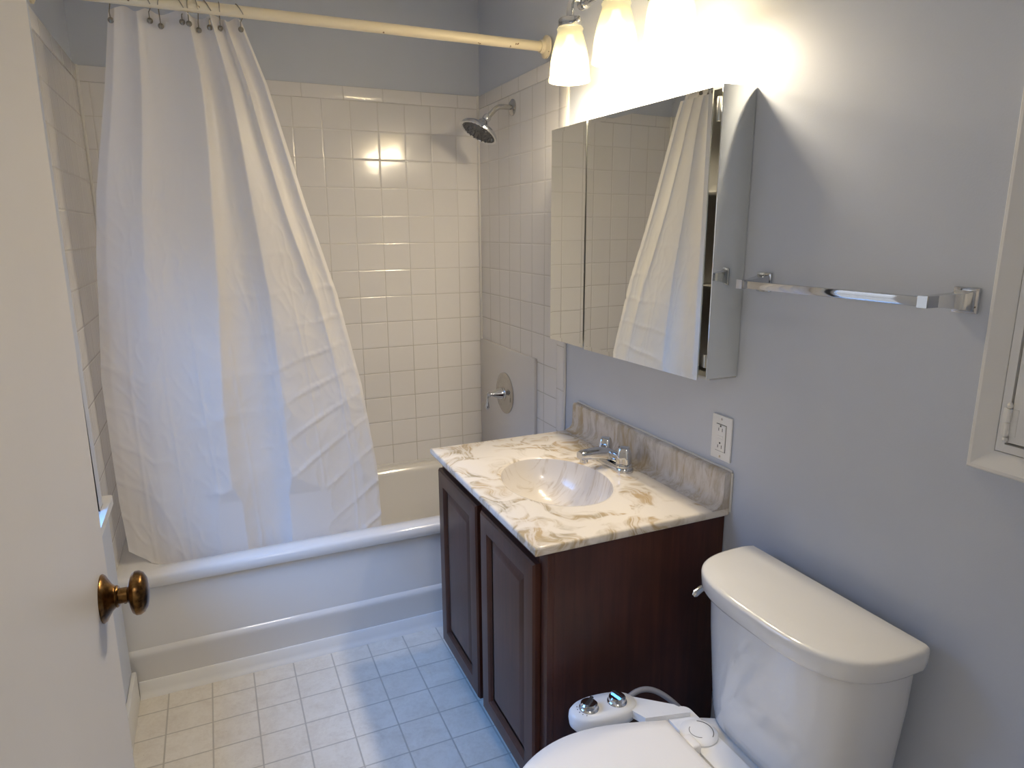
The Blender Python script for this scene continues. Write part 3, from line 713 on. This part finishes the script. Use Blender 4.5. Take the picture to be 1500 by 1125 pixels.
# local frame: x = normal toward the room, y = along the door to the latch edge
MB().box(-.035, 0, 0, .745, .012, 2.03, .0015).build('slab', DOOR_PAINT, door, angle=30)
kl = (-.0015, .691, kz)
kb = MB(); kb.lathe(kl, (1, 0, 0), [(0, .0315), (.003, .0325), (.006, .030), (.008, .026), (.013, .018), (.017, .0145), (.019, .015), (.021, .0135)], 36)
kb = kb.build('rosette', BRONZE, door)
MB().lathe(kl, (1, 0, 0), [(.018, .0105), (.031, .0105), (.033, .013), (.0345, .020), (.037, .0265), (.041, .0295), (.046, .0295), (.051, .0265), (.0545, .020), (.0565, .010), (.057, .002)], 36).build('door_knob', BRONZE, door)
pk = MB(); pk.lathe((.026, .691, kz - .0100), (0, 0, -1), [(0, .002), (.002, .002)], 8); pk.build('set_screw', SLOT, door)
ltc = MB(); ltc.box(-.028, -.007, .7448, .7462, kz - .028, kz + .028); ltc.build('latch_plate', BRONZE, door)

# ------------------------------------------------------------------ toilet
TY = -1.984
to = thing('toilet', 'white porcelain two-piece toilet standing beside the dark vanity', 'toilet', (-.35, TY, 0))
def dshape(xb, xf, hw, z, n=12, pw=2.6, bulge=.0):
    """flat back at xb, rounded front at xf"""
    pts = [(xb, TY - hw * .97, z)]
    depth = xb - xf
    m = 40
    for k in range(m + 1):
        a = math.pi * k / m
        cx_, sy_ = math.sin(a), -math.cos(a)
        x = xb - .02 - (depth - .02) * abs(cx_) ** (2 / 3.2); y = TY + hw * (1 if sy_ > 0 else -1) * abs(sy_) ** (2 / 3.2)
        x -= bulge * (1 - ((y - TY) / hw) ** 2)
        pts.append((x, y, z))
    pts.append((xb, TY + hw * .97, z)); pts.append((xb, TY, z)); return pts
b1 = MB(); prof = [(.385, .150, .165), (.392, .162, .178), (.42, .167, .182), (.50, .172, .188), (.60, .178, .197), (.68, .182, .200), (.700, .182, .201)]
b1.loft([dshape(-.050, -.050 - d, w, z) for z, d, w in prof]); b1.build('tank', PORC, to, angle=50)
b2 = MB(); lp = [(.688, .184, .200), (.688, .197, .211), (.692, .202, .216), (.698, .2045, .219), (.725, .206, .220), (.7295, .2045, .2185), (.7322, .201, .215), (.7335, .196, .210), (.7340, .150, .165), (.734, .08, .10)]
b2.loft([dshape(-.046 + (0 if d > .19 else -.002), -.046 - d, w, z) for z, d, w in lp]); b2.build('tank_lid', PORC, to, angle=60)
lvr = MB(); lvr.lathe((-.165, TY + .178, .668), (0, 1, 0), [(0, .012), (.008, .012), (.012, .008)], 20)
lvr.tube([(-.165, TY + .196, .668), (-.180, TY + .199, .667), (-.196, TY + .200, .663), (-.212, TY + .199, .656), (-.217, TY + .198, .653)], [.006, .0065, .008, .0085, .004], 14); lvr.build('flush_lever', CHROME, to)
gk = MB(); gk.loft([dshape(-.065, -.175, .12, z) for z in (.372, .386)]); gk.build('gasket', RUBBER, to)
def egg(xr, xf, hw, z, rear=.135, n=56):
    pts = []; xm = xr - .20
    for k in range(n + 1):
        a = math.pi * k / n      # from rear +y side round the front to rear -y side
        if True:
            y = math.cos(a); s = math.sin(a)
            pts.append((xm - (xm - xf) * s, TY + hw * y, z))
    out = [(xr, TY + rear, z)]
    for q in range(1, 8):
        t = q / 8; out.append((xr + (xm - xr) * t, TY + rear + (hw - rear) * math.sin(t * math.pi / 2), z))
    out += pts
    for q in range(7, 0, -1):
        t = q / 8; out.append((xr + (xm - xr) * t, TY - rear - (hw - rear) * math.sin(t * math.pi / 2), z))
    out.append((xr, TY - rear, z)); return out
bw = MB()
def oval(cx_, hx_, hy_, z, m=48, e=2.3): 
    return [(cx_ + hx_ * math.copysign(abs(math.cos(2 * math.pi * k / m)) ** (2 / e), math.cos(2 * math.pi * k / m)), TY + hy_ * math.copysign(abs(math.sin(2 * math.pi * k / m)) ** (2 / e), math.sin(2 * math.pi * k / m)), z) for k in range(m)]
bw.loft([oval(-.35, .24, .125, 0), oval(-.35, .235, .118, .03), oval(-.36, .215, .10, .09), oval(-.375, .22, .105, .18), oval(-.40, .25, .14, .27), oval(-.415, .295, .172, .34), oval(-.415, .305, .180, .375), oval(-.415, .303, .178, .384), oval(-.415, .25, .14, .386)])
bw.box(-.34, -.055, TY - .115, TY + .115, .30, .384, .018, 4); bw.build('bowl', PORC, to, angle=50)
MB().loft([egg(-.325, -.725, .178, .388), egg(-.322, -.728, .182, .394), egg(-.325, -.725, .178, .402)]).build('seat', SEATP, to, angle=50)
MB().loft([egg(-.318, -.728, .182, .404), egg(-.315, -.733, .187, .408), egg(-.316, -.733, .187, .416), egg(-.322, -.727, .182, .4205), egg(-.335, -.70, .160, .422, .115), egg(-.36, -.62, .10, .4235, .07)]).build('seat_lid', SEATP, to, angle=60)
for s in (-1, 1): MB().box(-.315, -.290, TY + s * .075 - .02, TY + s * .075 + .02, .386, .412, .006, 3).build('hinge', SEATP, to)

# bidet attachment between seat and bowl, with the dial pod toward the vanity
bd = thing('bidet_attachment', 'white bidet attachment with two chrome dials beside the toilet seat', 'bidet', (-.32, TY + .12, .386))
MB().loft([[(x, y, z) for x, y in rrect(-.262, TY, .032, .185, .020, 5)] for z in (.385, .394)]).build('base_plate', PLAST, bd)
PX, PY = -.410, TY + .243; pr_ = []
ca, sa = math.cos(R(-6)), math.sin(R(-6))
def pod(hx_, hy_, z, dx=0): return [(PX + dx + a * ca - b_ * sa, PY + a * sa + b_ * ca, z) for a, b_ in [(hx_ * math.copysign(abs(math.cos(q_)) ** .88, math.cos(q_)), hy_ * math.copysign(abs(math.sin(q_)) ** .88, math.sin(q_))) for q_ in [2 * math.pi * k_ / 48 for k_ in range(48)]]]
MB().loft([pod(.070, .030, .366), pod(.078, .038, .376), pod(.080, .041, .390), pod(.079, .040, .402), pod(.074, .036, .409), pod(.05, .020, .411)]).build('control_pod', PLAST, bd, angle=60)
nk = MB(); nk.loft([[(-.345, TY + .175, z), (-.245, TY + .150, z), (-.262, TY + .185, z), (-.340, TY + .252, z), (-.372, TY + .242, z)] for z in (.386, .404)]); nk.build('neck', PLAST, bd)
for i, dx in enumerate((-.034, .034)):
    c0 = Vector((PX + dx * ca, PY + dx * sa, .4095))
    dl = MB().lathe(c0, (0, 0, 1), [(0, .0215), (.002, .0225), (.004, .0215), (.006, .0195), (.012, .0185), (.015, .015)], 32).build('dial', CHROME, bd)
    gr = MB(); an = R(35 + 70 * i); dx_, dy_ = math.cos(an), math.sin(an)
    gr.loft([[(c0.x + dx_ * l - dy_ * w_, c0.y + dy_ * l + dx_ * w_, c0.z + z) for l, w_ in ((-.015, -.004), (.015, -.004), (.017, 0), (.015, .004), (-.015, .004), (-.017, 0))] for z in (.013, .019)])
    gr.build('grip', CLEAR, dl, angle=20)
tk = MB()
for q in range(5):
    an = R(150 + q * 20); c0 = Vector((PX - .034 * ca, PY - .034 * sa, -0.0 + .4105)); tk.lathe(c0 + Vector((math.cos(an) * .0265, math.sin(an) * .0265, 0)), (0, 0, 1), [(0, .0012), (.0006, .0012)], 8)
tk.build('dial_marks', SLOT, bd, smooth=False)
hs = MB(); P = []
A, B, Cc, D = Vector((-.338, TY + .250, .400)), Vector((-.285, TY + .268, .410)), Vector((-.245, TY + .250, .400)), Vector((-.20, TY + .185, .33))
for k in range(25):
    t = k / 24; P.append((1 - t) ** 3 * A + 3 * (1 - t) ** 2 * t * B + 3 * (1 - t) * t * t * Cc + t ** 3 * D)
hs.tube(P, .0065, 12); hs.build('hose', HOSE, bd)
mk_ = MB(); mk_.lathe((-.262, TY + .100, .394), (0, 0, 1), [(0, .040), (.003, .040), (.006, .036), (.007, .020)], 32); mk_.build('mounting_disc', PLAST, bd)
ar = MB()
for r_, a0, a1 in ((.030, -60, 60), (.020, 120, 250)):
    pts_ = [(-.262 + r_ * math.cos(R(a0 + (a1 - a0) * k / 14)), TY + .100 + r_ * math.sin(R(a0 + (a1 - a0) * k / 14)), .4008) for k in range(15)]
    ar.tube(pts_, .0007, 6)
ar.build('slot_lines', SLOT, bd)

for o in bpy.data.objects:
    if '_o' in o: del o['_o']
